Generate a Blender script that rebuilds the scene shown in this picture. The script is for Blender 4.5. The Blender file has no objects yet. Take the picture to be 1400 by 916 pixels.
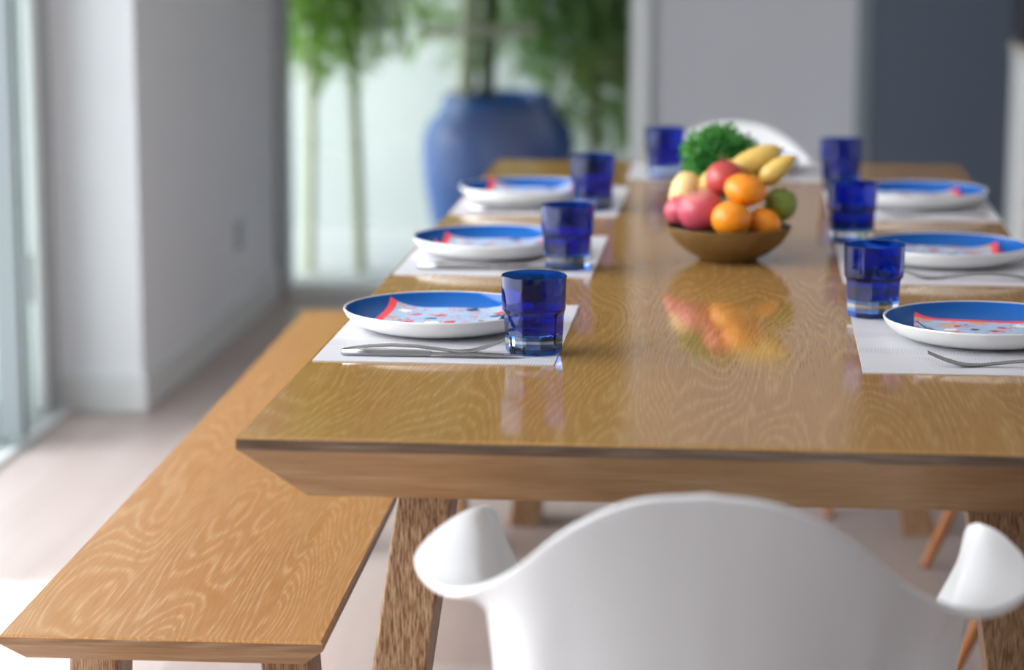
import bpy, bmesh, math, random
from mathutils import Vector, Matrix, Euler
PI = math.pi
S = bpy.context.scene
COL = S.collection

# ------------------------------------------------------------------ camera
CAMZ = 1.3396
YAW, PITCH, ROLL, FPX = 0.0960745, 0.1786085, 0.00097466, 3405.14
FSTOP, FOCUS = 2.6, 3.12
EXPOSURE = 0.84
fw = Vector((-math.sin(YAW)*math.cos(PITCH), math.cos(YAW)*math.cos(PITCH), -math.sin(PITCH)))
rt = Vector((math.cos(YAW), math.sin(YAW), 0)); up = rt.cross(fw)
r2 = rt*math.cos(ROLL) + up*math.sin(ROLL); u2 = -rt*math.sin(ROLL) + up*math.cos(ROLL)
cd = bpy.data.cameras.new('camera'); cam = bpy.data.objects.new('camera', cd); COL.objects.link(cam)
m = Matrix((r2, u2, -fw)).transposed().to_4x4(); m.translation = Vector((0, 0, CAMZ)); cam.matrix_world = m
cd.sensor_width = 36; cd.lens = FPX/1400*36; cd.clip_start = .05; cd.clip_end = 200
cd.dof.use_dof = True; cd.dof.focus_distance = FOCUS; cd.dof.aperture_fstop = FSTOP
S.camera = cam

# ------------------------------------------------------------------ world, sun, exposure
SKY_STRENGTH, SKY_GLOW = .85, 4.4
w = bpy.data.worlds.new('sky'); S.world = w; w.use_nodes = True
nt = w.node_tree; nt.nodes.clear()
tc = nt.nodes.new('ShaderNodeTexCoord'); sx = nt.nodes.new('ShaderNodeSeparateXYZ')
rp = nt.nodes.new('ShaderNodeValToRGB'); bg = nt.nodes.new('ShaderNodeBackground'); ow = nt.nodes.new('ShaderNodeOutputWorld')
rp.color_ramp.elements[0].position = 0.0; rp.color_ramp.elements[0].color = (.50, .52, .50, 1)
rp.color_ramp.elements[1].position = .35; rp.color_ramp.elements[1].color = (.92, .96, 1.0, 1)
nt.links.new(tc.outputs['Generated'], sx.inputs[0]); nt.links.new(sx.outputs['Z'], rp.inputs[0])
dt = nt.nodes.new('ShaderNodeVectorMath'); dt.operation = 'DOT_PRODUCT'; dt.inputs[1].default_value = Vector((-.80, -.42, .42)).normalized()
nt.links.new(tc.outputs['Generated'], dt.inputs[0])                # broad bright part of the overcast sky around the veiled sun
m1 = nt.nodes.new('ShaderNodeMath'); m1.operation = 'MAXIMUM'; m1.inputs[1].default_value = 0; nt.links.new(dt.outputs['Value'], m1.inputs[0])
m2 = nt.nodes.new('ShaderNodeMath'); m2.operation = 'POWER'; m2.inputs[1].default_value = 2; nt.links.new(m1.outputs[0], m2.inputs[0])
m3 = nt.nodes.new('ShaderNodeMath'); m3.operation = 'MULTIPLY_ADD'; m3.inputs[1].default_value = SKY_GLOW; m3.inputs[2].default_value = SKY_STRENGTH; nt.links.new(m2.outputs[0], m3.inputs[0])
nt.links.new(rp.outputs[0], bg.inputs[0]); nt.links.new(m3.outputs[0], bg.inputs[1]); nt.links.new(bg.outputs[0], ow.inputs[0])
sd = bpy.data.lights.new('sun', 'SUN'); sun = bpy.data.objects.new('sun', sd); COL.objects.link(sun)
SUN_STRENGTH = 5.0
sd.energy = SUN_STRENGTH; sd.angle = .02; sd.color = (1, .98, .96)
sun.rotation_euler = Vector((.30, -.25, -1.0)).to_track_quat('-Z', 'Y').to_euler()
S.view_settings.view_transform = 'Standard'; S.view_settings.look = 'None'
S.view_settings.exposure = EXPOSURE; S.view_settings.gamma = 1; S.view_settings.use_curve_mapping = False
S.cycles.use_denoising = True
S.cycles.max_bounces = 12; S.cycles.diffuse_bounces = 6; S.cycles.transmission_bounces = 10; S.cycles.transparent_max_bounces = 12
S.cycles.sample_clamp_indirect = 6

# ------------------------------------------------------------------ helpers
def srgb(r, g, b):
    f = lambda c: (c/255/12.92) if c/255 <= .04045 else ((c/255+.055)/1.055)**2.4
    return (f(r), f(g), f(b), 1)

def mat(name, color=(.8, .8, .8, 1), rough=.5, metal=0, spec=.5, trans=0, ior=1.5, coat=0, sss=0):
    M = bpy.data.materials.new(name); M.use_nodes = True
    b = M.node_tree.nodes['Principled BSDF']
    b.inputs['Base Color'].default_value = color; b.inputs['Roughness'].default_value = rough
    b.inputs['Metallic'].default_value = metal; b.inputs['Specular IOR Level'].default_value = spec
    b.inputs['Transmission Weight'].default_value = trans; b.inputs['IOR'].default_value = ior
    b.inputs['Coat Weight'].default_value = coat
    return M

class N:
    """tiny node-tree writer"""
    def __init__(s, M): s.t = M.node_tree; s.b = s.t.nodes['Principled BSDF']
    def n(s, kind, **kw):
        x = s.t.nodes.new('ShaderNode'+kind)
        for k, v in kw.items(): setattr(x, k, v)
        return x
    def l(s, a, b): s.t.links.new(a, b)
    def v(s, x, sock):
        if isinstance(x, (int, float, tuple)): sock.default_value = x
        else: s.l(x, sock)
    def math(s, op, a, b=0.0, c=None):
        x = s.n('Math', operation=op); s.v(a, x.inputs[0]); s.v(b, x.inputs[1])
        if c is not None: s.v(c, x.inputs[2])
        return x.outputs[0]
    def obj(s, axis='y'):
        t = s.n('TexCoord'); q = s.n('SeparateXYZ'); s.l(t.outputs['Object'], q.inputs[0])
        X, Y, Z = q.outputs
        return {'y': (X, Y, Z), 'z': (X, Z, Y), 'x': (Y, X, Z)}[axis]
    def vec(s, a, b, c):
        x = s.n('CombineXYZ'); s.v(a, x.inputs[0]); s.v(b, x.inputs[1]); s.v(c, x.inputs[2]); return x.outputs[0]
    def noise(s, vec, scale=1, detail=2, rough=.5, dist=0):
        x = s.n('TexNoise'); s.l(vec, x.inputs['Vector']); x.inputs['Scale'].default_value = scale
        x.inputs['Detail'].default_value = detail; x.inputs['Roughness'].default_value = rough; x.inputs['Distortion'].default_value = dist
        return x.outputs['Fac']
    def ramp(s, fac, stops):
        x = s.n('ValToRGB'); e = x.color_ramp.elements
        while len(e) < len(stops): e.new(.5)
        for i, (p, c) in enumerate(stops):
            e[i].position = p; e[i].color = c if len(c) == 4 else (*c, 1)
        s.l(fac, x.inputs[0]); return x.outputs[0]
    def mix(s, fac, a, b, mode='MIX'):
        x = s.n('MixRGB', blend_type=mode); s.v(fac, x.inputs[0]); s.v(a, x.inputs[1]); s.v(b, x.inputs[2]); return x.outputs[0]
    def bump(s, h, strength, dist=.001):
        x = s.n('Bump'); x.inputs['Strength'].default_value = strength; x.inputs['Distance'].default_value = dist
        s.l(h, x.inputs['Height']); s.l(x.outputs[0], s.b.inputs['Normal'])

def wood(name, base, dark, pale, axis='y', plank=.17, rough=.2, line=.5, ring=13, fibre=.35, lw=.16, seed=0., coat=0., pore=.25, plen=14.):
    """pale-limed oak: cathedral contour lines and fine pores running along one axis"""
    M = mat(name, base, rough); g = N(M)
    a, b, c = g.obj(axis)
    idx = g.math('FLOOR', g.math('DIVIDE', g.math('ADD', a, .031+seed), plank))
    wn = g.n('TexWhiteNoise', noise_dimensions='1D'); g.l(g.math('ADD', idx, seed*7.3), wn.inputs['W'])
    r = wn.outputs['Value']
    bb = g.math('ADD', b, g.math('MULTIPLY', r, 9.))
    v1 = g.vec(g.math('MULTIPLY', a, 7.), g.math('MULTIPLY', bb, .85), g.math('MULTIPLY', c, 7.))
    n1 = g.noise(v1, 1, 1.5, .45, .25)
    v2 = g.vec(g.math('MULTIPLY', a, 60.), g.math('MULTIPLY', bb, 9.), g.math('MULTIPLY', c, 60.))
    n2 = g.noise(v2, 1, 2, .5)
    h = g.math('ADD', g.math('MULTIPLY', n1, ring*2.), g.math('MULTIPLY', n2, .35))
    pp = g.math('PINGPONG', h, .5)                                     # 0..0.5
    ln = g.ramp(pp, [(0, (1, 1, 1)), (lw, (.55, .55, .55)), (lw*2.2, (0, 0, 0))])
    v3 = g.vec(g.math('MULTIPLY', a, 420.), g.math('MULTIPLY', bb, plen), g.math('MULTIPLY', c, 420.))
    f3 = g.noise(v3, 1, 2, .6)
    fib = g.ramp(f3, [(.40, (0, 0, 0)), (.62, (1, 1, 1))])
    v4 = g.vec(g.math('MULTIPLY', a, 5.), g.math('MULTIPLY', bb, .8), g.math('MULTIPLY', c, 5.))
    n4 = g.noise(v4, 1, 3, .5)
    tone = g.mix(g.math('ADD', g.math('MULTIPLY', n4, .75), g.math('MULTIPLY', r, .3)), base, dark)
    lm = g.math('MULTIPLY', g.math('MULTIPLY', ln, line), g.math('ADD', g.math('MULTIPLY', fib, .7), .3))
    col = g.mix(lm, tone, pale)
    col = g.mix(g.math('MULTIPLY', fib, pore), col, pale)
    fd = g.ramp(f3, [(.30, (1, 1, 1)), (.42, (0, 0, 0))])
    col = g.mix(g.math('MULTIPLY', fd, fibre), col, dark)
    g.l(col, g.b.inputs['Base Color'])
    g.bump(g.math('ADD', g.math('MULTIPLY', ln, .3), g.math('MULTIPLY', fib, .4)), .06, .0006)
    g.b.inputs['Coat Weight'].default_value = coat; g.b.inputs['Coat Roughness'].default_value = .06
    return M

def link(name, me, material, parent=None, loc=None, rot=None):
    o = bpy.data.objects.new(name, me); COL.objects.link(o)
    if material is not None: me.materials.append(material)
    if parent is not None: o.parent = parent
    if loc is not None: o.location = loc
    if rot is not None: o.rotation_euler = rot
    return o
def obj(name, bm, material, parent=None, smooth=None, loc=None, rot=None):
    bmesh.ops.recalc_face_normals(bm, faces=bm.faces)
    me = bpy.data.meshes.new(name); bm.to_mesh(me); bm.free()
    if smooth is not None:
        for p in me.polygons: p.use_smooth = True
        me.set_sharp_from_angle(angle=math.radians(smooth))
    return link(name, me, material, parent, loc, rot)
def tag(o, label=None, cat=None, group=None, kind=None):
    for k, v in (('label', label), ('category', cat), ('group', group), ('kind', kind)):
        if v: o[k] = v
    return o
def thing(name, label, cat, loc=(0, 0, 0), rz=0, group=None):
    o = bpy.data.objects.new(name, None); COL.objects.link(o); o.empty_display_size = .05
    o.location = loc; o.rotation_euler = (0, 0, rz)
    return tag(o, label, cat, group)
def dup(root, label, loc=None, rz=None, cat=None):
    r = root.copy(); COL.objects.link(r); r['label'] = label
    if loc is not None: r.location = loc
    if rz is not None: r.rotation_euler = (0, 0, rz)
    for ch in list(root.children):
        c = ch.copy(); COL.objects.link(c); c.parent = r
        for g_ in list(ch.children):
            d = g_.copy(); COL.objects.link(d); d.parent = c
    return r
def struct(name, bm, material, smooth=None, parent=None):
    o = obj(name, bm, material, parent, smooth)
    if parent is None: o['kind'] = 'structure'
    return o
def B(): return bmesh.new()
def box(bm, x0, x1, y0, y1, z0, z1, bev=0, seg=2):
    r = bmesh.ops.create_cube(bm, size=1)
    for v in r['verts']: v.co = Vector((x0+(x1-x0)*(v.co.x+.5), y0+(y1-y0)*(v.co.y+.5), z0+(z1-z0)*(v.co.z+.5)))
    if bev:
        es = list({e for v in r['verts'] for e in v.link_edges})
        bmesh.ops.bevel(bm, geom=es, offset=bev, segments=seg, profile=.5, affect='EDGES')
    return bm
def hexa(bm, bot, top, bev=0):
    vs = [bm.verts.new(p) for p in bot+top]
    fs = [(3, 2, 1, 0), (4, 5, 6, 7), (0, 1, 5, 4), (1, 2, 6, 5), (2, 3, 7, 6), (3, 0, 4, 7)]
    faces = [bm.faces.new([vs[i] for i in f]) for f in fs]
    if bev:
        es = list({e for f in faces for e in f.edges})
        bmesh.ops.bevel(bm, geom=es, offset=bev, segments=2, profile=.5, affect='EDGES')
    return bm
def lathe(bm, prof, seg=48, rad=None, c=(0, 0, 0)):
    rings = []
    for i, (r, z) in enumerate(prof):
        if r < 1e-6: rings.append([bm.verts.new((c[0], c[1], c[2]+z))]); continue
        ring = []
        for k in range(seg):
            t = 2*PI*k/seg; rr = rad(r, z, t) if rad else r
            ring.append(bm.verts.new((c[0]+rr*math.cos(t), c[1]+rr*math.sin(t), c[2]+z)))
        rings.append(ring)
    for A, C in zip(rings, rings[1:]):
        if len(A) == 1 and len(C) == 1: continue
        for k in range(seg):
            k2 = (k+1) % seg
            if len(A) == 1: bm.faces.new((A[0], C[k2], C[k]))
            elif len(C) == 1: bm.faces.new((A[k], A[k2], C[0]))
            else: bm.faces.new((A[k], A[k2], C[k2], C[k]))
    return bm
def tube(bm, pts, r, seg=10, cap=True):
    pts = [Vector(p) for p in pts]; n = len(pts); rs = r if isinstance(r, (list, tuple)) else [r]*n
    rings = []; prev = None
    for i in range(n):
        d = (pts[min(i+1, n-1)]-pts[max(i-1, 0)]).normalized()
        if prev is None: a = d.orthogonal().normalized()
        else: a = (prev-d*prev.dot(d)).normalized()
        prev = a; b = d.cross(a)
        rings.append([bm.verts.new(pts[i]+(a*math.cos(2*PI*k/seg)+b*math.sin(2*PI*k/seg))*rs[i]) for k in range(seg)])
    for A, C in zip(rings, rings[1:]):
        for k in range(seg): bm.faces.new((A[k], A[(k+1) % seg], C[(k+1) % seg], C[k]))
    if cap: bm.faces.new(rings[0][::-1]); bm.faces.new(rings[-1])
    return bm
def cr(P, t):
    """Catmull-Rom through list P, t in 0..len-1"""
    n = len(P); i = min(int(t), n-2); u = t-i
    g = lambda k: Vector(P[k]) if 0 <= k < n else (2*Vector(P[0])-Vector(P[1]) if k < 0 else 2*Vector(P[-1])-Vector(P[-2]))
    a, b, c, d = g(i-1), g(i), g(i+1), g(i+2)
    return .5*((2*b)+(c-a)*u+(2*a-5*b+4*c-d)*u*u+(3*b-a-3*c+d)*u**3)
def apply_mods(o):
    dg = bpy.context.evaluated_depsgraph_get()
    me = bpy.data.meshes.new_from_object(o.evaluated_get(dg)); o.modifiers.clear(); o.data = me
    return o

# ------------------------------------------------------------------ materials
def paint(name, c, rough=.6, var=.03):
    M = mat(name, c, rough); g = N(M); a, b, d = g.obj('y')
    n = g.noise(g.vec(a, b, d), 3, 3, .6)
    g.l(g.mix(n, tuple(x*(1-var) for x in c[:3])+(1,), tuple(min(1, x*(1+var)) for x in c[:3])+(1,)), g.b.inputs['Base Color'])
    return M
M_white = paint('white_wall_paint', (.83, .85, .90, 1))
M_grey = paint('grey_wall_paint', (.55, .57, .62, 1))
M_dark = paint('slate_wall_paint', (.083, .108, .150, 1), .5)
M_trim = mat('white_trim', (.75, .77, .78, 1), .4)
M_alu = mat('white_aluminium', (.72, .76, .77, 1), .35)
M_alugrey = mat('grey_aluminium', (.42, .44, .45, 1), .35, .2)
M_ceil = paint('ceiling_white', (.8, .8, .8, 1))
M_steel = mat('steel', (.36, .36, .37, 1), .22, 1)
M_black = mat('black_plastic', (.012, .011, .013, 1), .25)
M_shell = mat('white_plastic_shell', (.77, .775, .79, 1), .34, 0, .5)
M_porc = mat('white_porcelain', (.78, .77, .75, 1), .2)
M_blue = mat('blue_glaze', srgb(0, 90, 172), .14, 0, .35)
M_cabinet = paint('cream_cabinet', (.56, .52, .48, 1), .4, .02)
M_pot = mat('blue_ceramic', (.02, .07, .23, 1), .24, 0, .4)
g = N(M_pot); a, b, c = g.obj('y')
g.l(g.mix(g.noise(g.vec(a, b, c), 7, 4, .6), (.004, .055, .25, 1), (.016, .12, .44, 1)), g.b.inputs['Base Color'])
M_soil = mat('soil', (.05, .035, .025, 1), .9)
M_terr = mat('terracotta_pot', (.75, .75, .73, 1), .5)

M_table = wood('oak_tabletop', (.42, .225, .066, 1), (.29, .138, .036, 1), (.66, .46, .22, 1), 'y', .19, .08, .28, 20, .22, .13, seed=.0, pore=.10)
M_edge = wood('oak_end_grain', (.125, .075, .046, 1), (.07, .040, .026, 1), (.34, .25, .18, 1), 'x', 3., .35, .35, 9, .5, seed=.3)
M_bevel = wood('oak_bevel', (.36, .195, .080, 1), (.26, .130, .050, 1), (.62, .42, .24, 1), 'x', 3., .25, .30, 5, .3, seed=.6, pore=.12)
M_bench = wood('oak_bench', (.42, .192, .052, 1), (.32, .134, .031, 1), (.66, .46, .26, 1), 'y', .2, .3, .42, 24, .25, .13, seed=.055, pore=.12)
M_bedge = wood('oak_bench_edge', (.26, .135, .065, 1), (.15, .075, .036, 1), (.42, .28, .17, 1), 'x', 3., .35, .4, 14, .4, seed=.9)
M_leg = wood('oak_leg', (.225, .098, .034, 1), (.13, .055, .02, 1), (.58, .40, .24, 1), 'z', 3., .4, .30, 7, .35, .10, seed=.2, pore=.5, plen=45.)
M_dowel = wood('beech_dowel', (.42, .16, .055, 1), (.30, .10, .03, 1), (.5, .25, .1, 1), 'z', 3., .35, .2, 6, .2, seed=.4)

def floor_mat():
    M = mat('pale_floor', (.6, .5, .46, 1), .38); g = N(M); a, b, c = g.obj('y')
    px = g.math('DIVIDE', a, .2); ix = g.math('FLOOR', px)
    wn = g.n('TexWhiteNoise', noise_dimensions='1D'); g.l(ix, wn.inputs['W'])
    py = g.math('DIVIDE', g.math('ADD', b, g.math('MULTIPLY', wn.outputs['Value'], 1.4)), 1.4); iy = g.math('FLOOR', py)
    w2 = g.n('TexWhiteNoise', noise_dimensions='2D'); g.l(g.vec(ix, iy, 0.), w2.inputs['Vector'])
    n = g.noise(g.vec(g.math('MULTIPLY', a, 16.), g.math('MULTIPLY', b, 1.8), w2.outputs['Value']), 1, 4, .6)
    f = g.math('ADD', g.math('MULTIPLY', n, .6), g.math('MULTIPLY', w2.outputs['Value'], .5))
    col = g.ramp(f, [(.2, (.37, .295, .268)), (.8, (.50, .425, .40))])
    ex = g.math('ABSOLUTE', g.math('SUBTRACT', g.math('FRACT', px), .5)); ey = g.math('ABSOLUTE', g.math('SUBTRACT', g.math('FRACT', py), .5))
    seam = g.math('MAXIMUM', g.math('GREATER_THAN', ex, .49), g.math('GREATER_THAN', ey, .499))
    g.l(g.mix(g.math('MULTIPLY', seam, .4), col, (.3, .22, .19, 1)), g.b.inputs['Base Color'])
    return M
M_floor = floor_mat()

def thin_glass():
    M = bpy.data.materials.new('window_glass'); M.use_nodes = True; t = M.node_tree; t.nodes.clear()
    o = t.nodes.new('ShaderNodeOutputMaterial'); mx = t.nodes.new('ShaderNodeMixShader')
    tr = t.nodes.new('ShaderNodeBsdfTransparent'); gl = t.nodes.new('ShaderNodeBsdfGlossy'); fr = t.nodes.new('ShaderNodeFresnel')
    tr.inputs[0].default_value = (.92, .95, .94, 1); gl.inputs['Roughness'].default_value = .02; fr.inputs[0].default_value = 1.30
    t.links.new(fr.outputs[0], mx.inputs[0]); t.links.new(tr.outputs[0], mx.inputs[1]); t.links.new(gl.outputs[0], mx.inputs[2]); t.links.new(mx.outputs[0], o.inputs[0])
    return M
M_pane = thin_glass()
M_cobalt = mat('cobalt_glass', (.012, .10, .60, 1), .03, 0, .5, 1.0, 1.48)
M_clear = mat('clear_glass', (.95, .97, 1, 1), .02, 0, .5, 1.0, 1.48)

def mat_paper():
    M = mat('placemat_paper', (.58, .575, .61, 1), .55); g = N(M); a, b, c = g.obj('y')
    # rows of fine printed strokes in blocks
    row = g.math('FRACT', g.math('MULTIPLY', a, 22.)); rows = g.math('MULTIPLY', g.math('GREATER_THAN', row, .25), g.math('LESS_THAN', row, .62))
    st = g.math('GREATER_THAN', g.math('FRACT', g.math('ADD', g.math('MULTIPLY', b, 0.), g.math('ADD', g.math('MULTIPLY', a, 260.), g.math('MULTIPLY', g.noise(g.vec(g.math('MULTIPLY', a, 90.), g.math('MULTIPLY', b, 60.), 0.), 1, 2), 1.2)))), .55)
    bl = g.math('GREATER_THAN', g.noise(g.vec(g.math('MULTIPLY', a, 6.), g.math('MULTIPLY', b, 11.), c), 1, 0), .5)
    br = g.math('FRACT', g.math('MULTIPLY', b, 17.)); brs = g.math('LESS_THAN', br, .7)
    f = g.math('MULTIPLY', g.math('MULTIPLY', st, bl), brs)
    g.l(g.mix(g.math('MULTIPLY', f, .33), (.58, .575, .61, 1), (.26, .27, .31, 1)), g.b.inputs['Base Color'])
    return M
M_mat = mat_paper()

def napkin_mat():
    M = mat('printed_napkin', (.6, .7, .8, 1), .7); g = N(M); a, b, c = g.obj('y')
    base = g.mix(g.noise(g.vec(a, b, c), 25, 2), srgb(140, 180, 214), srgb(178, 202, 222))
    nv = g.noise(g.vec(a, b, 3.), 38, 2, .5, 1.2)
    vine = g.math('LESS_THAN', g.math('ABSOLUTE', g.math('SUBTRACT', nv, .5)), .018)
    base = g.mix(g.math('MULTIPLY', vine, .85), base, srgb(214, 96, 108))
    def blobs(scale, z, th, colr, base):
        v = g.n('TexVoronoi'); v.inputs['Scale'].default_value = scale; g.l(g.vec(a, g.math('MULTIPLY', b, 1.), z), v.inputs['Vector'])
        d = g.math('ADD', v.outputs['Distance'], g.math('MULTIPLY', g.noise(g.vec(a, b, z), 120, 2), .35))
        cs = g.n('SeparateColor'); g.l(v.outputs['Color'], cs.inputs[0])
        k = g.math('MULTIPLY', g.math('LESS_THAN', d, th), g.math('GREATER_THAN', cs.outputs[0], .45))
        return g.mix(k, base, colr)
    base = blobs(20, 1., .46, srgb(204, 160, 132), base)
    base = blobs(24, 5., .40, srgb(236, 228, 220), base)
    base = blobs(27, 9., .38, srgb(196, 44, 60), base)
    base = blobs(26, 14., .40, srgb(26, 56, 92), base)
    red = g.math('LESS_THAN', a, -.073)
    g.l(g.mix(red, base, srgb(236, 74, 84)), g.b.inputs['Base Color'])
    return M
M_napkin = napkin_mat()

def fruit_mat(name, c1, c2, rough=.35, scale=30, bump=.0, zgrad=None):
    M = mat(name, c1, rough); g = N(M); a, b, c = g.obj('y')
    col = g.mix(g.noise(g.vec(a, b, c), scale, 3, .6), c1, c2)
    if zgrad: col = g.mix(g.ramp(g.math('ADD', g.math('MULTIPLY', c, zgrad[0]), zgrad[1]), [(0, (0, 0, 0)), (1, (1, 1, 1))]), col, zgrad[2])
    g.l(col, g.b.inputs['Base Color'])
    if bump: g.bump(g.noise(g.vec(a, b, c), 420, 2), bump, .0008)
    return M
M_orange = fruit_mat('orange_peel', (.80, .235, .008, 1), (.88, .30, .012, 1), .35, 20, .35)
M_pink = fruit_mat('pink_apple_skin', (.52, .045, .10, 1), (.62, .12, .14, 1), .3, 26, 0, (30, -.62, (.78, .50, .26, 1)))
M_red = fruit_mat('red_fruit_skin', (.42, .035, .04, 1), (.55, .09, .075, 1), .25, 24)
M_green = fruit_mat('green_apple_skin', (.14, .20, .022, 1), (.22, .28, .04, 1), .3, 40)
M_mango = fruit_mat('yellow_mango_skin', (.62, .40, .08, 1), (.70, .48, .13, 1), .4, 24)
M_mango2 = fruit_mat('pale_mango_skin', (.76, .53, .22, 1), (.80, .58, .26, 1), .4, 20)
M_stem = mat('fruit_stem', (.20, .13, .05, 1), .8)
M_bowl = wood('brown_bowl', (.21, .115, .035, 1), (.11, .058, .02, 1), (.30, .19, .08, 1), 'x', 3., .14, .35, 6, .3, seed=.7, pore=.1)
M_bowlin = mat('bowl_lining', (.08, .06, .045, 1), .18)
def leaf_mat(name, c1, c2, rough=.5):
    M = mat(name, c1, rough); g = N(M); a, b, c = g.obj('y')
    g.l(g.mix(g.ramp(g.noise(g.vec(a, b, c), 9, 3), [(.35, (0, 0, 0)), (.65, (1, 1, 1))]), c1, c2), g.b.inputs['Base Color'])
    o = g.t.nodes['Material Output']; tl = g.n('BsdfTranslucent'); mx = g.n('MixShader'); mx.inputs[0].default_value = .45
    g.l(g.b.inputs['Base Color'].links[0].from_socket, tl.inputs[0]); g.l(g.b.outputs[0], mx.inputs[1]); g.l(tl.outputs[0], mx.inputs[2]); g.l(mx.outputs[0], o.inputs[0])
    return M
M_herb = leaf_mat('herb_leaves', (.05, .26, .05, 1), (.16, .46, .09, 1))
M_bam1 = leaf_mat('bright_bamboo_leaves', (.13, .30, .03, 1), (.34, .55, .07, 1))
M_bam2 = leaf_mat('deep_bamboo_leaves', (.17, .31, .09, 1), (.36, .55, .18, 1))
M_culm = mat('pale_bamboo_culm', (.46, .47, .30, 1), .45)
M_trunk = mat('dark_trunk', (.075, .085, .040, 1), .7)
M_olive = mat('olive_trunk', (.32, .34, .20, 1), .7)
M_bar = mat('pale_bar', (.50, .46, .36, 1), .6)
M_brownstem = mat('brown_stem', (.22, .20, .10, 1), .6)

# ------------------------------------------------------------------ the setting
YW = 8.05                                     # far wall / garden window plane
XL = -1.552                                   # left wall face
XD = -1.765                                   # sliding door plane
struct('floor', box(B(), -1.80, 5.0, -3.5, YW+.02, -.1, 0), M_floor)
struct('ceiling', box(B(), -1.95, 5.0, -3.5, YW+.25, 2.75, 2.9), M_ceil)
struct('sun_blocker', box(B(), -2.6, -1.95, 5.3, YW+.25, 2.75, 2.9), M_ceil)  # added overhead out of view, trims the sun patch on the floor
struct('wall_left_near', box(B(), -1.95, XD+.06, -3.5, 1.2, 0, 2.42), M_white)
struct('wall_left', box(B(), -1.95, XL, 6.18, YW+.2, 0, 2.75), M_white)
bm = B(); box(bm, XD-.02, XL+.012, 6.168, 6.18, 0, .095, .003); box(bm, XL, XL+.012, 6.17, YW-.05, 0, .095, .003)
struct('baseboard_left', bm, M_trim)
struct('wall_far', box(B(), -.325, .327, YW, YW+.2, 0, 2.75), M_grey)
struct('trim_2', box(B(), .327, .372, YW-.004, YW+.2, 0, 2.75, .003), mat('blue_grey_trim', (.19, .225, .26, 1), .5))
struct('wall_far_slate', box(B(), .372, 5.0, YW+.004, YW+.2, 0, 2.75), M_dark)
struct('wall_back', box(B(), XD, 5.0, -3.65, -3.5, 0, 2.75), M_white)
bm = B(); box(bm, 5.0, 5.15, -3.65, -1.5, 0, 2.75); box(bm, 5.0, 5.15, -1.5, YW+.2, 0, .95); box(bm, 5.0, 5.15, -1.5, YW+.2, 2.4, 2.75)  # long opening added in this unseen wall to let fill light in
struct('wall_right', bm, M_white)
struct('wall_above_window', box(B(), XL, -.325, YW-.02, YW+.2, 2.4, 2.75), M_white)
struct('wall_above_door', box(B(), XD-.08, XD+.06, -3.5, 6.18, 2.42, 2.75), M_white)
# garden window
bm = B(); box(bm, XL, -1.512+.0, YW-.06, YW+.06, 0, 2.4, .004)
wf = struct('window_1', bm, M_alugrey)
for nm, a_ in (('stile', (-.392, -.327, YW-.05, YW+.06, 0, 2.4)), ('bottom_rail', (-1.512, -.392, YW-.05, YW+.06, 0, .045)), ('top_rail', (-1.512, -.392, YW-.05, YW+.06, 2.35, 2.4))):
    struct(nm, box(B(), *a_, .004), M_alu, None, wf)
struct('pane', box(B(), -1.51, -.394, YW, YW+.008, .047, 2.348), M_pane, None, wf)
# sliding door: jamb, two leaves on parallel tracks, floor track
bm = B(); box(bm, XD-.07, XD+.0, 6.10, 6.166, 0, 2.42, .004)
dr = struct('door_1', bm, M_alugrey)
def leaf(y, w_, dm, xo=0.):
    """folding leaf standing open, square to the wall"""
    x1 = XD+.012+xo; x0 = x1-w_; sw = .06; fr = B()
    box(fr, x1-sw, x1, y-.021, y+.021, .03, 2.4, .004); box(fr, x0, x0+sw, y-.021, y+.021, .03, 2.4, .004)
    box(fr, x0+sw, x1-sw, y-.021, y+.021, .03, .12, .004); box(fr, x0+sw, x1-sw, y-.021, y+.021, 2.32, 2.4, .004)
    f_ = struct('leaf_frame', fr, dm, None, dr)
    struct('pane', box(B(), x0+sw, x1-sw, y-.004, y+.004, .12, 2.32), M_pane, None, f_)
    return f_
leaf(5.70, .62, mat('dark_grey_frame', (.16, .19, .20, 1), .4), .032)  # foremost leaf, plain dark grey frame
lf = leaf(5.885, .62, mat('pale_teal_frame', (.62, .78, .78, 1), .3), -.006)
struct('lock', box(B(), XD+.006, XD+.016, 5.866, 5.904, .33, .45, .004), M_alugrey, None, lf)
leaf(6.06, .62, M_trim, -.02)
bm = B(); box(bm, XD-.14, XD+.03, -3.5, 6.165, 0, .012, .002); box(bm, XD-.045, XD-.015, -3.5, 6.165, .012, .026); box(bm, XD-.115, XD-.085, -3.5, 6.165, .012, .026)
struct('trim_1', bm, M_alu)
# socket on the left wall
sk = thing('power_socket', 'small grey power socket low on the left side wall', 'socket', (XL, 7.41, .29), 0)
obj('cover_plate', box(B(), 0, .008, -.043, .043, -.043, .043, .003), M_alugrey, sk)
obj('switch', box(B(), .008, .012, -.012, .012, -.018, .018, .002), M_alu, sk)
# outdoors
M_pave = paint('pale_paving', (.50, .50, .50, 1), .8, .12)
M_gwall = paint('garden_wall_render', (.50, .52, .51, 1), .8, .05)
struct('terrace', box(B(), -14, -1.80, -8, 14, -.2, -.03), M_pave)
struct('garden_ground', box(B(), -1.80, 5, YW+.06, 14, -.2, -.01), M_pave)
bm = B(); box(bm, -4.5, 4, 9.95, 10.1, -.05, 4.8); box(bm, -4.5, 4, 9.85, 9.95, -.05, .30)
struct('garden_light_blocker', box(B(), -2.55, 5.0, YW+.25, YW+1.38, 2.75, 2.9), M_ceil)  # unseen slab added over the garden to keep daylight off it
struct('garden_wall', bm, M_gwall)
#struct('garden_wall_left', box(B(), -3.4, -3.2, YW+.25, 9.95, -.05, 3.4), M_gwall)

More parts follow.
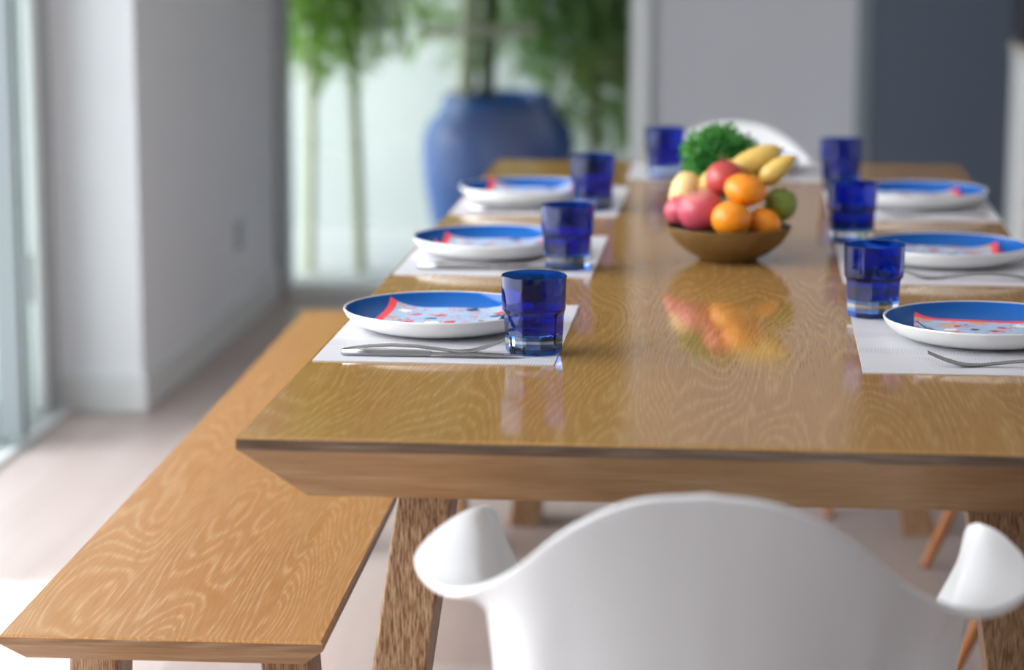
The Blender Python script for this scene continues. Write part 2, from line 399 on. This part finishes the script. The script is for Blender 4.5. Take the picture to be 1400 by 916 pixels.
# ------------------------------------------------------------------ dining table
TX0, TX1, TY0, TY1, TZ = -.5527, .4473, 2.604, 5.4007, .75
def bevel_slab(parent, x0, x1, y0, y1, zt, band, drop, r, mt, me, mb):
    """flat top with a thin square edge and an undercut bevel all round"""
    e = .0025
    bm = B(); hexa(bm, [(x0, y0, zt-.003), (x1, y0, zt-.003), (x1, y1, zt-.003), (x0, y1, zt-.003)],
                   [(x0+e, y0+e, zt), (x1-e, y0+e, zt), (x1-e, y1-e, zt), (x0+e, y1-e, zt)])
    obj('top', bm, mt, parent)
    bm = B(); box(bm, x0, x1, y0, y1, zt-band, zt-.003); obj('edge_band', bm, me, parent)
    z1 = zt-band; z0 = z1-drop
    bm = B(); hexa(bm, [(x0+r, y0+r, z0), (x1-r, y0+r, z0), (x1-r, y1-r, z0), (x0+r, y1-r, z0)],
                   [(x0+.001, y0+.001, z1), (x1-.001, y0+.001, z1), (x1-.001, y1-.001, z1), (x0+.001, y1-.001, z1)])
    obj('bevelled_underframe', bm, mb, parent)
    return z0
tb = thing('dining_table', 'long oak dining table with seven blue plates on it', 'table', ((TX0+TX1)/2, (TY0+TY1)/2, 0))
hx, hy = (TX1-TX0)/2, (TY1-TY0)/2
zb = bevel_slab(tb, -hx, hx, -hy, hy, TZ, .015, .066, .067, M_table, M_edge, M_bevel)
def splay_leg(parent, sx, sy, xt, xb, yo, wx, wy, zt, mt):
    """leg leaning outwards in x; xt/xb = outer edge at top and floor"""
    b_ = [(sx*(xb-wx), yo, 0), (sx*xb, yo, 0), (sx*xb, yo+wy*sy, 0), (sx*(xb-wx), yo+wy*sy, 0)]
    t_ = [(sx*(xt-wx), yo, zt), (sx*xt, yo, zt), (sx*xt, yo+wy*sy, zt), (sx*(xt-wx), yo+wy*sy, zt)]
    return obj('leg', hexa(B(), b_, t_, .003), mt, parent)
for sx in (-1, 1):
    for sy in (1, -1):                        # sy=1 is the near pair
        e_ = .018 if sx == 1 and sy == 1 else 0.
        splay_leg(tb, sx, sy, .347+e_, .447+e_, -sy*(hy-.196), .064, .10, zb, M_leg)
# ------------------------------------------------------------------ bench
bn = thing('bench', 'long oak bench along the left side of the table', 'bench', (-.713, 3.945, 0), math.radians(1.2))
zb2 = bevel_slab(bn, -.195, .195, -1.155, 1.155, .46, .012, .024, .026, M_bench, M_bedge, M_bevel)
for sx in (-1, 1):
    for sy in (1, -1): splay_leg(bn, sx, sy, .150, .175, -sy*.99, .062, .09, zb2, M_leg)

# ------------------------------------------------------------------ chairs
def shell_mesh(rays, center, n_r=26, sub=6, thick=.009):
    """rays: control polylines from seat centre to rim, listed from the front middle round to the back middle (right half)"""
    nr = len(rays); K = (nr-1)*sub+1
    half = []
    for k in range(K):
        t = k/sub
        poly = [Vector(center)]
        for j in range(len(rays[0])):
            poly.append(cr([q[j] for q in rays], t))
        half.append([cr(poly, (len(poly)-1)*i/n_r) for i in range(n_r+1)])
    full = half + [[Vector((-p.x, p.y, p.z)) for p in h_] for h_ in half[-2:0:-1]]
    bm = B(); c = bm.verts.new(center); rings = [[bm.verts.new(h_[i]) for h_ in full] for i in range(1, n_r+1)]
    F = len(full)
    for k in range(F): bm.faces.new((c, rings[0][k], rings[0][(k+1) % F]))
    for A, C in zip(rings, rings[1:]):
        for k in range(F): bm.faces.new((A[k], C[k], C[(k+1) % F], A[(k+1) % F]))
    return bm
def make_shell(parent, rays, center):
    o = obj('shell', shell_mesh(rays, center), M_shell, parent, 60)
    md = o.modifiers.new('s', 'SOLIDIFY'); md.thickness = .009; md.offset = 0
    md = o.modifiers.new('b', 'BEVEL'); md.width = .0035; md.segments = 3; md.limit_method = 'ANGLE'; md.angle_limit = math.radians(55)
    apply_mods(o)
    for p in o.data.polygons: p.use_smooth = True
    return o
def base_frame(parent):
    for sx in (-1, 1):
        for sy in (-1, 1):
            foot = Vector((sx*.225, sy*.235, .004)); top = Vector((sx*.125, sy*.085, .405))
            pts = [foot.lerp(top, t) for t in (0, .25, .5, .75, 1)]
            lg = obj('leg', tube(B(), pts, [.0105, .0125, .014, .0145, .014], 14), M_dowel, parent, 40)
            obj('foot_glide', tube(B(), [(foot.x, foot.y, 0), (foot.x, foot.y, .005)], .009, 12), M_black, lg)
    L = lambda sx, sy, t: Vector((sx*.225, sy*.235, 0)).lerp(Vector((sx*.125, sy*.085, .405)), t)
    for (a1, b1) in (((-1, -1), (1, -1)), ((-1, 1), (1, 1)), ((-1, -1), (-1, 1)), ((1, -1), (1, 1))):
        bm = B(); tube(bm, [L(*a1, .55), L(*b1, .95)], .004, 8); tube(bm, [L(*a1, .95), L(*b1, .55)], .004, 8)
        obj('cross_brace', bm, M_black, parent, 40)
C0 = (0, .02, .418)
ARM = [  # seat edge, wall low, wall high, crest, rim
 [(0, .20, .420), (0, .255, .424), (0, .29, .420), (0, .305, .412), (0, .312, .400)],
 [(.09, .20, .422), (.10, .25, .428), (.11, .285, .424), (.112, .30, .416), (.115, .307, .404)],
 [(.150, .19, .432), (.178, .225, .446), (.188, .25, .452), (.193, .265, .455), (.198, .275, .455)],
 [(.172, .16, .440), (.200, .178, .480), (.211, .188, .52), (.215, .192, .545), (.219, .196, .562)],
 [(.190, .12, .442), (.220, .135, .505), (.231, .145, .57), (.240, .148, .610), (.245, .150, .637)],
 [(.195, .09, .442), (.232, .10, .525), (.246, .105, .61), (.254, .108, .668), (.252, .106, .687)],
 [(.197, .055, .442), (.232, .060, .53), (.247, .063, .64), (.259, .066, .683), (.275, .066, .689)],
 [(.196, .01, .442), (.226, .010, .53), (.242, .010, .655), (.258, .008, .684), (.300, .000, .678)],
 [(.190, -.04, .442), (.218, -.045, .53), (.233, -.05, .650), (.252, -.055, .676), (.304, -.066, .670)],
 [(.175, -.09, .442), (.204, -.102, .525), (.222, -.112, .646), (.240, -.118, .667), (.274, -.132, .666)],
 [(.152, -.14, .443), (.184, -.158, .525), (.203, -.172, .640), (.216, -.180, .667), (.234, -.192, .680)],
 [(.117, -.172, .445), (.150, -.200, .53), (.166, -.218, .61), (.174, -.228, .666), (.182, -.238, .715)],
 [(.080, -.185, .447), (.107, -.222, .54), (.120, -.242, .65), (.124, -.254, .71), (.128, -.265, .763)],
 [(.040, -.192, .448), (.056, -.232, .545), (.063, -.255, .67), (.065, -.268, .742), (.067, -.278, .795)],
 [(0, -.194, .448), (0, -.235, .545), (0, -.259, .675), (0, -.272, .752), (0, -.281, .804)],
]
ac = thing('armchair', 'white moulded armchair at the near end of the table, seen from behind', 'chair', (-.022, 2.45, 0), -.045, 'white moulded armchairs')
make_shell(ac, ARM, C0); base_frame(ac)
dup(ac, 'white moulded armchair at the far end of the table, behind the fruit', (-.042, 5.48, 0), PI)
SIDE = [
 [(0, .15, .420), (0, .20, .424), (0, .215, .418), (0, .225, .405)],
 [(.10, .15, .424), (.11, .19, .430), (.115, .21, .426), (.12, .22, .412)],
 [(.165, .13, .438), (.195, .15, .452), (.205, .16, .455), (.212, .168, .450)],
 [(.185, .06, .445), (.215, .065, .470), (.225, .068, .480), (.232, .07, .482)],
 [(.188, -.02, .447), (.218, -.03, .485), (.228, -.035, .505), (.235, -.04, .515)],
 [(.178, -.09, .449), (.208, -.11, .51), (.218, -.12, .545), (.225, -.13, .57)],
 [(.155, -.145, .452), (.190, -.18, .54), (.205, -.20, .61), (.212, -.212, .66)],
 [(.11, -.175, .456), (.15, -.22, .57), (.172, -.25, .69), (.18, -.262, .75)],
 [(.055, -.185, .458), (.075, -.235, .58), (.085, -.27, .73), (.09, -.285, .80)],
 [(0, -.187, .458), (0, -.238, .58), (0, -.274, .735), (0, -.289, .81)],
]
sc_ = thing('side_chair', 'white side chair on orange wooden legs at right of table, beside the farther plate', 'chair', (.595, 4.645, 0), PI/2, 'side chairs on the right of the table')
make_shell(sc_, SIDE, (0, .0, .418)); base_frame(sc_)
dup(sc_, 'white side chair on orange wooden legs at right of table, nearer of the two', (.595, 3.94, 0), PI/2)

# ------------------------------------------------------------------ table settings
Z = TZ
def make_mat(label, loc, rz):
    o = obj('placemat', box(B(), -.1525, .1525, -.225, .225, 0, .0014), M_mat, None)
    o.location = loc; o.rotation_euler = (0, 0, rz)
    return tag(o, label, 'placemat', 'white paper placemats')
def plate(label, loc):
    t = thing('dinner_plate', label, 'plate', loc, 0, 'blue dinner plates')
    prof = [(0, 0), (.078, 0), (.083, .0012), (.100, .0042), (.117, .0105), (.128, .020), (.1322, .0282), (.1318, .0296), (.1305, .0300), (.1290, .0292),
            (.1245, .0195), (.114, .0118), (.098, .0072), (.07, .0052), (0, .0048)]
    obj('body', lathe(B(), prof, 72), M_porc, t, 40)
    pin = [(.1284, .0292), (.1240, .0205), (.1136, .0126), (.0976, .0080), (.07, .0060), (0, .0056)]
    obj('glaze', lathe(B(), pin, 72), M_blue, t, 60)
    return t
NF = 10
def facet(r, z, t):
    wgt = max(0., min(1., (.0555-z)/.004))
    s_ = 2*PI/NF; k = (t % s_)-s_/2
    poly = r*math.cos(PI/NF)/math.cos(k)*1.018
    return r*(1-wgt)+poly*wgt
def tumbler(label, loc, rz=0):
    t = thing('tumbler', label, 'glass', loc, rz, 'blue tumblers')
    out = [(.0362, .0195), (.0366, .024), (.0372, .035), (.0380, .050), (.0386, .0525), (.0402, .0555), (.0409, .058), (.0413, .070), (.0420, .098), (.0420, .0995), (.0412, .1003), (.0402, .0995), (.0392, .070), (.0385, .058), (.0345, .052), (.0335, .040), (.0325, .027), (.0300, .0238), (0, .0228)]
    inn = .056
    obj('cup', lathe(B(), out, 80, lambda r, z, t_: facet(r, z, t_)), M_cobalt, t, 28)
    bs = [(.0357, .0085), (.0362, .0195)]
    ft = [(0, .0030), (.022, .0012), (.0310, 0), (.0340, .0012), (.0353, .004), (.0357, .0085)]
    obj('foot', lathe(B(), ft, 80, lambda r, z, t_: facet(r, z, t_)), M_cobalt, t, 28)  # blue put into the foot's colour, standing for the cup refracted in clear glass
    obj('base', lathe(B(), bs, 80, lambda r, z, t_: facet(r, z, t_)), M_clear, t, 28)
    return t
PIN = [(0, .0056), (.07, .0060), (.0976, .0080), (.1136, .0126), (.1240, .0205), (.1284, .0292), (.2, .12)]
def plate_z(d):
    for (a, b), (c, e) in zip(PIN, PIN[1:]):
        if d <= c: return b+(e-b)*(d-a)/(c-a)
    return .12
def napkin(label, plate_loc, off, rz):
    bm = B(); n = 14; s_ = .082; loc = (plate_loc[0]+off[0], plate_loc[1]+off[1], plate_loc[2])
    co, si = math.cos(rz), math.sin(rz)
    for lay in range(2):
        grid = []
        for i in range(n+1):
            row = []
            for j in range(n+1):
                x = -s_+2*s_*i/n; y = -s_+2*s_*j/n
                z = lay*.0034+.0009+.0009*math.sin(9*x/s_*.5+lay)+.0006*math.sin(7*y/s_*.5+2*lay)
                d = math.hypot(off[0]+x*co-y*si, off[1]+x*si+y*co)
                z += max(plate_z(d), plate_z(min(.128, d+.006)))+.0004
                row.append((x-lay*.0012, y+lay*.001, z))
            grid.append(row)
        V = [[[bm.verts.new((p[0], p[1], p[2]+q)) for p in r_] for r_ in grid] for q in (0, .0022)]
        for i in range(n):
            for j in range(n):
                bm.faces.new((V[1][i][j], V[1][i+1][j], V[1][i+1][j+1], V[1][i][j+1])); bm.faces.new((V[0][i][j], V[0][i][j+1], V[0][i+1][j+1], V[0][i+1][j]))
        for i in range(n):
            bm.faces.new((V[0][i][0], V[0][i+1][0], V[1][i+1][0], V[1][i][0])); bm.faces.new((V[0][i][n], V[1][i][n], V[1][i+1][n], V[0][i+1][n]))
            bm.faces.new((V[0][0][i], V[1][0][i], V[1][0][i+1], V[0][0][i+1])); bm.faces.new((V[0][n][i], V[0][n][i+1], V[1][n][i+1], V[1][n][i]))
    o = obj('napkin', bm, M_napkin, None, 50); o.location = loc; o.rotation_euler = (0, 0, rz)
    return tag(o, label, 'napkin', 'folded printed napkins')
def strip(bm, prof):
    """flat bar along +x; prof = (x, half width, z centre, half thickness, y)"""
    rings = []
    for x, hw, z, ht, y in prof:
        rings.append([bm.verts.new(p) for p in ((x, y-hw, z), (x, y-hw*.7, z+ht), (x, y+hw*.7, z+ht), (x, y+hw, z), (x, y+hw*.7, z-ht), (x, y-hw*.7, z-ht))])
    for A, C in zip(rings, rings[1:]):
        for k in range(6): bm.faces.new((A[k], A[(k+1) % 6], C[(k+1) % 6], C[k]))
    bm.faces.new(rings[0][::-1]); bm.faces.new(rings[-1])
def fork(label, loc, rz):
    t = thing('fork', label, 'fork', loc, rz, 'steel forks')
    bm = B()
    strip(bm, [(-.100, .004, .0030, .0012, 0), (-.096, .0075, .0036, .0014, 0), (-.07, .0078, .0075, .0014, 0), (-.04, .0062, .0092, .0015, 0), (-.01, .0042, .0080, .0017, 0), (.018, .0034, .0046, .0018, 0), (.036, .0040, .0026, .0015, 0), (.046, .0085, .0022, .0012, 0), (.056, .0112, .0026, .001, 0), (.066, .0118, .0040, .001, 0)])
    obj('handle', bm, M_steel, t, 50)
    for q in (-.0096, -.0032, .0032, .0096):
        bm = B(); strip(bm, [(.0655, .0019, .0040, .0009, q), (.078, .0017, .0074, .0009, q), (.09, .0014, .0118, .0008, q), (.102, .0007, .0168, .0005, q)])
        obj('tine', bm, M_steel, t, 50)
    return t
def knife(label, loc, rz):
    t = thing('table_knife', label, 'knife', loc, rz, 'steel knives')
    bm = B(); strip(bm, [(-.115, .004, .0045, .003, 0), (-.111, .0085, .0045, .0042, 0), (-.07, .0082, .0045, .0042, 0), (-.02, .0062, .0045, .0038, 0), (0.0, .0058, .0045, .0030, 0)])
    obj('handle', bm, M_steel, t, 50)
    bm = B(); strip(bm, [(0.0, .0058, .0045, .0014, 0), (.01, .0085, .004, .0010, .001), (.06, .0095, .004, .0009, .002), (.10, .0075, .004, .0008, .002), (.118, .002, .004, .0006, .003)])
    obj('blade', bm, M_steel, t, 50)
    return t
ML = .0014
rowname = ('nearest', 'middle', 'farthest')
for i, (yc, yp, yg, yn_) in enumerate([(3.265, 3.285, 3.135, 3.285), (3.975, 3.982, 3.885, 3.975), (4.690, 4.672, 4.690-.115+.1, 4.68)]):
    d = rowname[i]
    make_mat('white paper placemat on the left of the table, %s of the three' % d, (-.393, yc, Z), 0)
    px_ = (-.412, -.414, -.418)[i]
    plate('blue dinner plate on the left of the table, %s of the three' % d, (px_, yp, Z+ML))
    napkin('printed napkin with red strip on the %s plate at left' % d, (px_, yp, Z+ML), (-.003, yn_-yp), (-.05, .02, -.03)[i])
for i, (x, y) in enumerate([(-.273, 3.120), (-.283, 3.832), (-.291, 4.556)]):
    tumbler('blue glass tumbler on the left of the table, %s of the three' % rowname[i], (x, y+.004, Z+ML), .3*i)
for i, (yf, yk) in enumerate([(3.108, 3.078), (3.836, 3.806), (4.535, 4.505)]):
    fork('steel fork by the %s plate on the left of the table' % rowname[i], (-.413, yf, Z+ML), .02)
    knife('steel knife by the %s plate on the left of the table' % rowname[i], (-.400, yk, Z+ML), -.01)
for i, (yc, yp) in enumerate([(3.255, 3.275), (3.960, 3.965), (4.690, 4.695)]):
    d = rowname[i]
    make_mat('white paper placemat on the right of the table, %s of the three' % d, (.294, yc, Z), PI)
    plate('blue dinner plate on the right of the table, %s of the three' % d, (.309, yp, Z+ML))
    napkin(('printed napkin with red back edge on the nearest plate at right', 'printed napkin on the middle plate at right', 'printed napkin on the farthest plate at right')[i], (.309, yp, Z+ML), ((-.010, .001, .001)[i], -(.016, .005, .005)[i]), (-PI/2-.06, PI-.05, PI+.03)[i])
    fork('steel fork by the %s plate on the right of the table' % d, (.325, yc-.175, Z+ML), PI-.02)
for i, (x, y) in enumerate([(.172, 3.445), (.169, 4.175), (.175, 4.902)]):
    tumbler('blue glass tumbler on the right of the table, %s of the three' % rowname[i], (x, y, Z+ML), .2+.3*i)
make_mat('white paper placemat at the far end of the table', (-.027, 5.205, Z), PI/2)
plate('blue dinner plate at the far end of the table', (-.030, 5.205, Z+ML))
tumbler('blue glass tumbler at the far end of the table', (-.177, 5.095, Z+ML), .5)

# ------------------------------------------------------------------ fruit bowl and fruit
BX, BY = -.034, 3.965
fb = thing('fruit_bowl', 'small glossy brown bowl of fruit in the middle of the table', 'bowl', (BX, BY, Z))
prof = [(0, 0), (.040, 0), (.046, .002), (.050, .006), (.068, .018), (.086, .036), (.097, .056), (.1005, .067), (.0995, .0685), (.0975, .0680), (.0935, .057), (.082, .038), (.064, .0215), (.046, .0115), (0, .009)]
prof = [(r, z*.81) for r, z in prof]
obj('body', lathe(B(), prof, 72), M_bowl, fb, 40)
obj('lining', lathe(B(), [(r, z*.81+.0003) for r, z in ((.0975, .0682), (.0930, .0573), (.0815, .0386), (.0635, .0222), (.0455, .0122), (0, .0097))], 72), M_bowlin, fb, 60)
def fruit(name, label, cat, loc, r, sq, m_, rot=(0, 0, 0), dimple=.0, bot=0., shape=None, group=None, seg=40):
    prof = []
    n = 26
    for i in range(n+1):
        t = PI*i/n
        rr = math.sin(t); zz = -math.cos(t)
        if shape: rr, zz = shape(rr, zz, t)
        zz -= dimple*math.exp(-(rr/.28)**2)*(1 if zz > 0 else -bot)
        prof.append((max(0, rr)*r if 0 < i < n else 0, zz*r*sq))
    o = obj(name, lathe(B(), prof, seg), m_, None, 80); o.location = loc; o.rotation_euler = rot
    return tag(o, label, cat, group)
def stub(parent, z, h, r=.0016, m_=M_stem, lean=.0):
    obj('stem', tube(B(), [(0, 0, z), (lean*.4, 0, z+h*.5), (lean, 0, z+h)], [r, r*.8, r*1.1], 8), m_, parent, 40)
apple_s = lambda rr, zz, t: (rr*(1+.10*max(0, zz)), zz)
o = fruit('orange', 'orange at the front of the fruit bowl', 'orange', (-.030, 3.905, .823), .0315, .90, M_orange, (-.35, .05, 0), .05, group='oranges in the bowl'); stub(o, .0262, .002, .0025)
o = fruit('orange', 'orange low in the bowl, tucked right behind the front one', 'orange', (.022, 3.938, .812), .0275, .9, M_orange, (.2, .4, 1), .05, group='oranges in the bowl'); stub(o, .0228, .002, .0025)
o = fruit('orange', 'orange on top of the pile in front of the mangoes', 'orange', (-.0085, 3.94, .8655), .0335, .76, M_orange, (.1, .16, 0), .05, group='oranges in the bowl'); stub(o, .0236, .002, .0025)
o = fruit('apple', 'large pink apple at front left of the fruit bowl', 'apple', (-.079, 3.948, .830), .0365, .93, M_pink, (.15, -.25, 0), .16, .5, apple_s); stub(o, .028, .009)
o = fruit('apple', 'pink apple at the left rim, behind the large pink apple', 'apple', (-.112, 3.998, .824), .0265, .92, M_pink, (.1, -.5, 0), .15, .5, apple_s); stub(o, .022, .008)
o = fruit('pomegranate', 'red round fruit with a small crown on top of the pile', 'fruit', (-.042, 3.985, .878), .031, .94, M_red, (.05, -.12, 0), .03)
bm = B()
for k in range(6):
    t = 2*PI*k/6; bm.faces.new([bm.verts.new(p) for p in ((.0045*math.cos(t-.4), .0045*math.sin(t-.4), .0265), (.0045*math.cos(t+.4), .0045*math.sin(t+.4), .0265), (.0075*math.cos(t), .0075*math.sin(t), .039))])
cw = obj('crown', bm, M_stem, o); md = cw.modifiers.new('s', 'SOLIDIFY'); md.thickness = .001; apply_mods(cw)
o = fruit('apple', 'green apple at the right side of the fruit bowl', 'apple', (.0475, 3.975, .838), .0265, 1.0, M_green, (.2, .2, 0), .15, .5, apple_s); stub(o, .022, .009)
def mango(label, loc, L, r, m_, d, tip=.8):
    d = Vector(d).normalized(); n = 22; pts = []; rs = []
    for i in range(n+1):
        u = -1+2*i/n
        q = max(0, 1-abs(u)**2.3)**.5
        q *= (1-.20*u*tip)
        pts.append((u*L, 0, -.10*L*u*u)); rs.append(max(r*q, .0012))
    bm = B(); tube(bm, pts, rs, 30)
    o = obj('mango', bm, m_, None, 80); o.location = loc; o.rotation_euler = d.to_track_quat('X', 'Z').to_euler()
    obj('stem', tube(B(), [(L*.985, 0, -.10*L), (L*1.09, 0, -.13*L)], [.0024, .0018], 8), M_stem, o, 40)
    return tag(o, label, 'mango', 'mangoes in the bowl')
mango('pale yellow mango standing at the left rim of the bowl', (-.107, 4.040, .842), .041, .0255, M_mango2, (-.25, -.1, -1))
mango('yellow mango lying behind the red round fruit', (-.052, 4.035, .873), .045, .021, M_mango, (-.85, 0, -.5))
mango('fat yellow mango on top of the pile, pointing up right', (.003, 4.024, .8995), .050, .0225, M_mango, (.83, .1, .50))
mango('slim yellow mango at the right of the pile with its tip up', (.0415, 3.982, .8945), .034, .0165, M_mango, (.72, -.05, .62), 1.4)

# ------------------------------------------------------------------ potted herb behind the bowl
random.seed(4)
hb = thing('potted_herb', 'bushy green herb with curly leaves behind the fruit bowl', 'plant', (-.048, 4.135, Z))
obj('pot', lathe(B(), [(0, 0), (.026, 0), (.029, .002), (.036, .060), (.038, .062), (.038, .070), (.035, .070), (.033, .060), (0, .058)], 40), M_terr, hb, 40)
def leaf_quad(bm, c, d, n, L, W, curl):
    d = d.normalized(); s_ = d.cross(n)
    s_ = s_.normalized() if s_.length > 1e-4 else d.orthogonal().normalized()
    n = s_.cross(d).normalized()
    A = [c, c+d*L*.35+s_*W*.5+n*curl*.3, c+d*L*.35-s_*W*.5+n*curl*.3, c+d*L*.75+s_*W*.35-n*curl*.2, c+d*L*.75-s_*W*.35-n*curl*.2, c+d*L-n*curl, c+d*L*.35-n*curl*.25, c+d*L*.75-n*curl*.55]
    v = [bm.verts.new(p) for p in A]
    for f in ((0, 1, 6), (0, 6, 2), (1, 3, 7, 6), (6, 7, 4, 2), (3, 5, 7), (7, 5, 4)): bm.faces.new([v[i] for i in f])
def rnd_dir():
    while True:
        p = Vector((random.uniform(-1, 1), random.uniform(-1, 1), random.uniform(-1, 1)))
        if .05 < p.length < 1: return p.normalized()
bm = B()
for i in range(3200):
    d = rnd_dir(); rr = random.random()**.4
    tall = 1.0 if random.random() > .12 else 1.16
    p = Vector((d.x*.068*rr, d.y*.05*rr, .148+d.z*(.046 if d.z > 0 else .07)*rr*tall))
    if d.x > .2 and d.z > 0: p.z -= .014*d.x; 
    leaf_quad(bm, p, (d*.6+rnd_dir()*.8+Vector((0, 0, .3))), rnd_dir(), random.uniform(.007, .014), random.uniform(.004, .009), random.uniform(.001, .004))
tag(obj('foliage', bm, M_herb, hb), kind='stuff')
bm = B()
for k in range(9):
    t = 2*PI*k/9; tube(bm, [(.012*math.cos(t), .012*math.sin(t), .055), (.03*math.cos(t), .026*math.sin(t), .10), (.042*math.cos(t), .034*math.sin(t), .145)], .0016, 6)
obj('stems', bm, M_herb, hb)

# ------------------------------------------------------------------ kitchen corner at right
kc = thing('kitchen_cabinet', 'cream kitchen cabinet at the right edge behind the table', 'cabinet', (1.338, 7.15, 0))
obj('carcass', box(B(), -.60, .60, -.13, .15, .0, .872, .003), M_trim, kc)
for k, (x0, x1) in enumerate(((-.578, -.002), (.002, .578))):
    d_ = obj('door', box(B(), x0, x1, -.152, -.132, .06, .865, .004), M_cabinet, kc)
    hx_ = x0+.06 if k == 0 else x1-.06
    bm = B(); tube(bm, [(hx_, -.152, .74), (hx_, -.175, .74), (hx_, -.175, .84), (hx_, -.152, .84)], .007, 10)
    obj('handle', bm, M_alugrey, d_, 40)
obj('worktop', box(B(), -.605, .605, -.16, .155, .874, .90, .004), M_cabinet, kc)
ov = thing('oven', 'black countertop oven on the cream cabinet at right edge', 'oven', (1.075, 7.16, .90))
obj('body', box(B(), -.34, .30, -.12, .14, .012, .40, .02, 3), M_black, ov)
obj('door', box(B(), -.30, .14, -.132, -.122, .04, .37, .006), M_black, ov)
for sx in (-1, 1):
    for sy in (-1, 1): obj('foot', lathe(B(), [(0, 0), (.014, 0), (.012, .013), (0, .013)], 12, c=(sx*.28-.02, sy*.10, 0)), M_black, ov)
obj('handle', tube(B(), [(.10, -.132, .08), (.10, -.16, .08), (.10, -.16, .33), (.10, -.132, .33)], .008, 10), M_alugrey, ov, 40)

# ------------------------------------------------------------------ garden behind the window
gp = thing('garden_pot', 'big round blue ceramic pot standing in the garden', 'pot', (-.918, 9.0, -.01))
prof = [(0, 0), (.17, 0), (.185, .01), (.215, .06), (.25, .16), (.270, .28), (.2775, .38), (.277, .43), (.268, .475), (.248, .51), (.222, .537), (.208, .556), (.202, .580), (.200, .598), (.193, .605), (.182, .602), (.176, .59), (.174, .54), (0, .53)]
obj('body', lathe(B(), prof, 64), M_pot, gp, 60)
obj('soil', lathe(B(), [(0, .535), (.170, .535), (.169, .548), (0, .556)], 40), M_soil, gp, 60)
random.seed(11)
def trunk(bm, x, y, z0, z1, r, lean, seg=10):
    n = 9; pts = []; 
    for i in range(n):
        u = i/(n-1); pts.append((x+lean*u+.012*math.sin(5*u+x*9), y+.02*math.sin(3*u), z0+(z1-z0)*u))
    tube(bm, pts, [r*(1-.35*i/(n-1)) for i in range(n)], seg); return pts
def foliage(bm, cx, cy, cz, rx, ry, rz_, n, L, W, droop=.5):
    for i in range(n):
        d = rnd_dir(); rr = random.random()**.45
        p = Vector((cx+d.x*rx*rr, cy+d.y*ry*rr, cz+d.z*rz_*rr))
        dd = Vector((random.uniform(-1, 1), random.uniform(-1, 1), random.uniform(-1.1, .5)*droop*1.5))
        leaf_quad(bm, p, dd, Vector((random.uniform(-.4, .4), random.uniform(-.4, .4), 1)), L*random.uniform(.7, 1.2), W*random.uniform(.7, 1.2), L*.15)
pl = thing('potted_tree', 'dark trunked shrub growing out of the blue garden pot', 'plant', (-.94, 9.0, .545))
for x, r, l, tm in ((-.088, .032, .03, M_olive), (-.020, .027, .012, M_trunk)):
    bm = B(); trunk(bm, x, 0, 0, 1.9, r, l); obj('trunk', bm, tm, pl, 60)
bm = B()
foliage(bm, .08, .35, .46, .62, .25, .36, 1000, .10, .03); foliage(bm, .05, .1, 1.05, .80, .45, .40, 1500, .12, .035); foliage(bm, .10, 0, 1.75, .75, .4, .6, 1900, .13, .038)
tag(obj('foliage', bm, M_bam2, pl), kind='stuff')
obj('support_bar', tube(B(), [(-.26, -.055, .275), (.17, -.055, .285)], .019, 10), M_bar, pl, 40)
def bamboo(label, x, y, lean, r, zf, frx, frz, nf, mf, mc, L=.11, fx=0., z1=2.7):
    t = thing('bamboo', label, 'bamboo', (x, y, -.01), 0, 'bamboo canes in the garden')
    bm = B(); pts = trunk(bm, 0, 0, 0, z1, r, lean)
    for i in range(1, 12):                              # nodes
        z = i*z1/12; bm2 = lean*z/z1
        lathe(bm, [(r*.6, -.006), (r*1.22, -.003), (r*1.22, .003), (r*.6, .006)], 10, c=(bm2+.012*math.sin(5*z/z1), .02*math.sin(3*z/z1), z))
    obj('cane', bm, mc, t, 60)
    bm = B(); foliage(bm, fx, 0, zf, frx, .28, frz, nf, L, .026); foliage(bm, fx+lean*.5, 0, zf+.75, frx*1.5, .3, .55, nf*2, L*1.1, .03)
    tag(obj('foliage', bm, mf, t), kind='stuff')
    return t
bamboo('pale bamboo cane nearest the left window edge', -1.552, 8.62, .01, .019, 1.02, .20, .36, 520, M_bam1, M_culm, fx=.06)
bamboo('greyer bamboo cane leaning left, second from window edge', -1.372, 8.64, -.13, .019, 1.03, .26, .33, 560, M_bam1, M_olive, fx=-.02)
bamboo('thin brown bamboo stem right of the blue pot', -.60, 9.25, .02, .021, .93, .36, .55, 1300, M_bam2, M_brownstem, fx=.04)
bamboo('dense green bamboo at the right window edge', -.38, 9.5, .04, .017, .95, .34, .6, 900, M_bam2, M_brownstem, fx=.0)
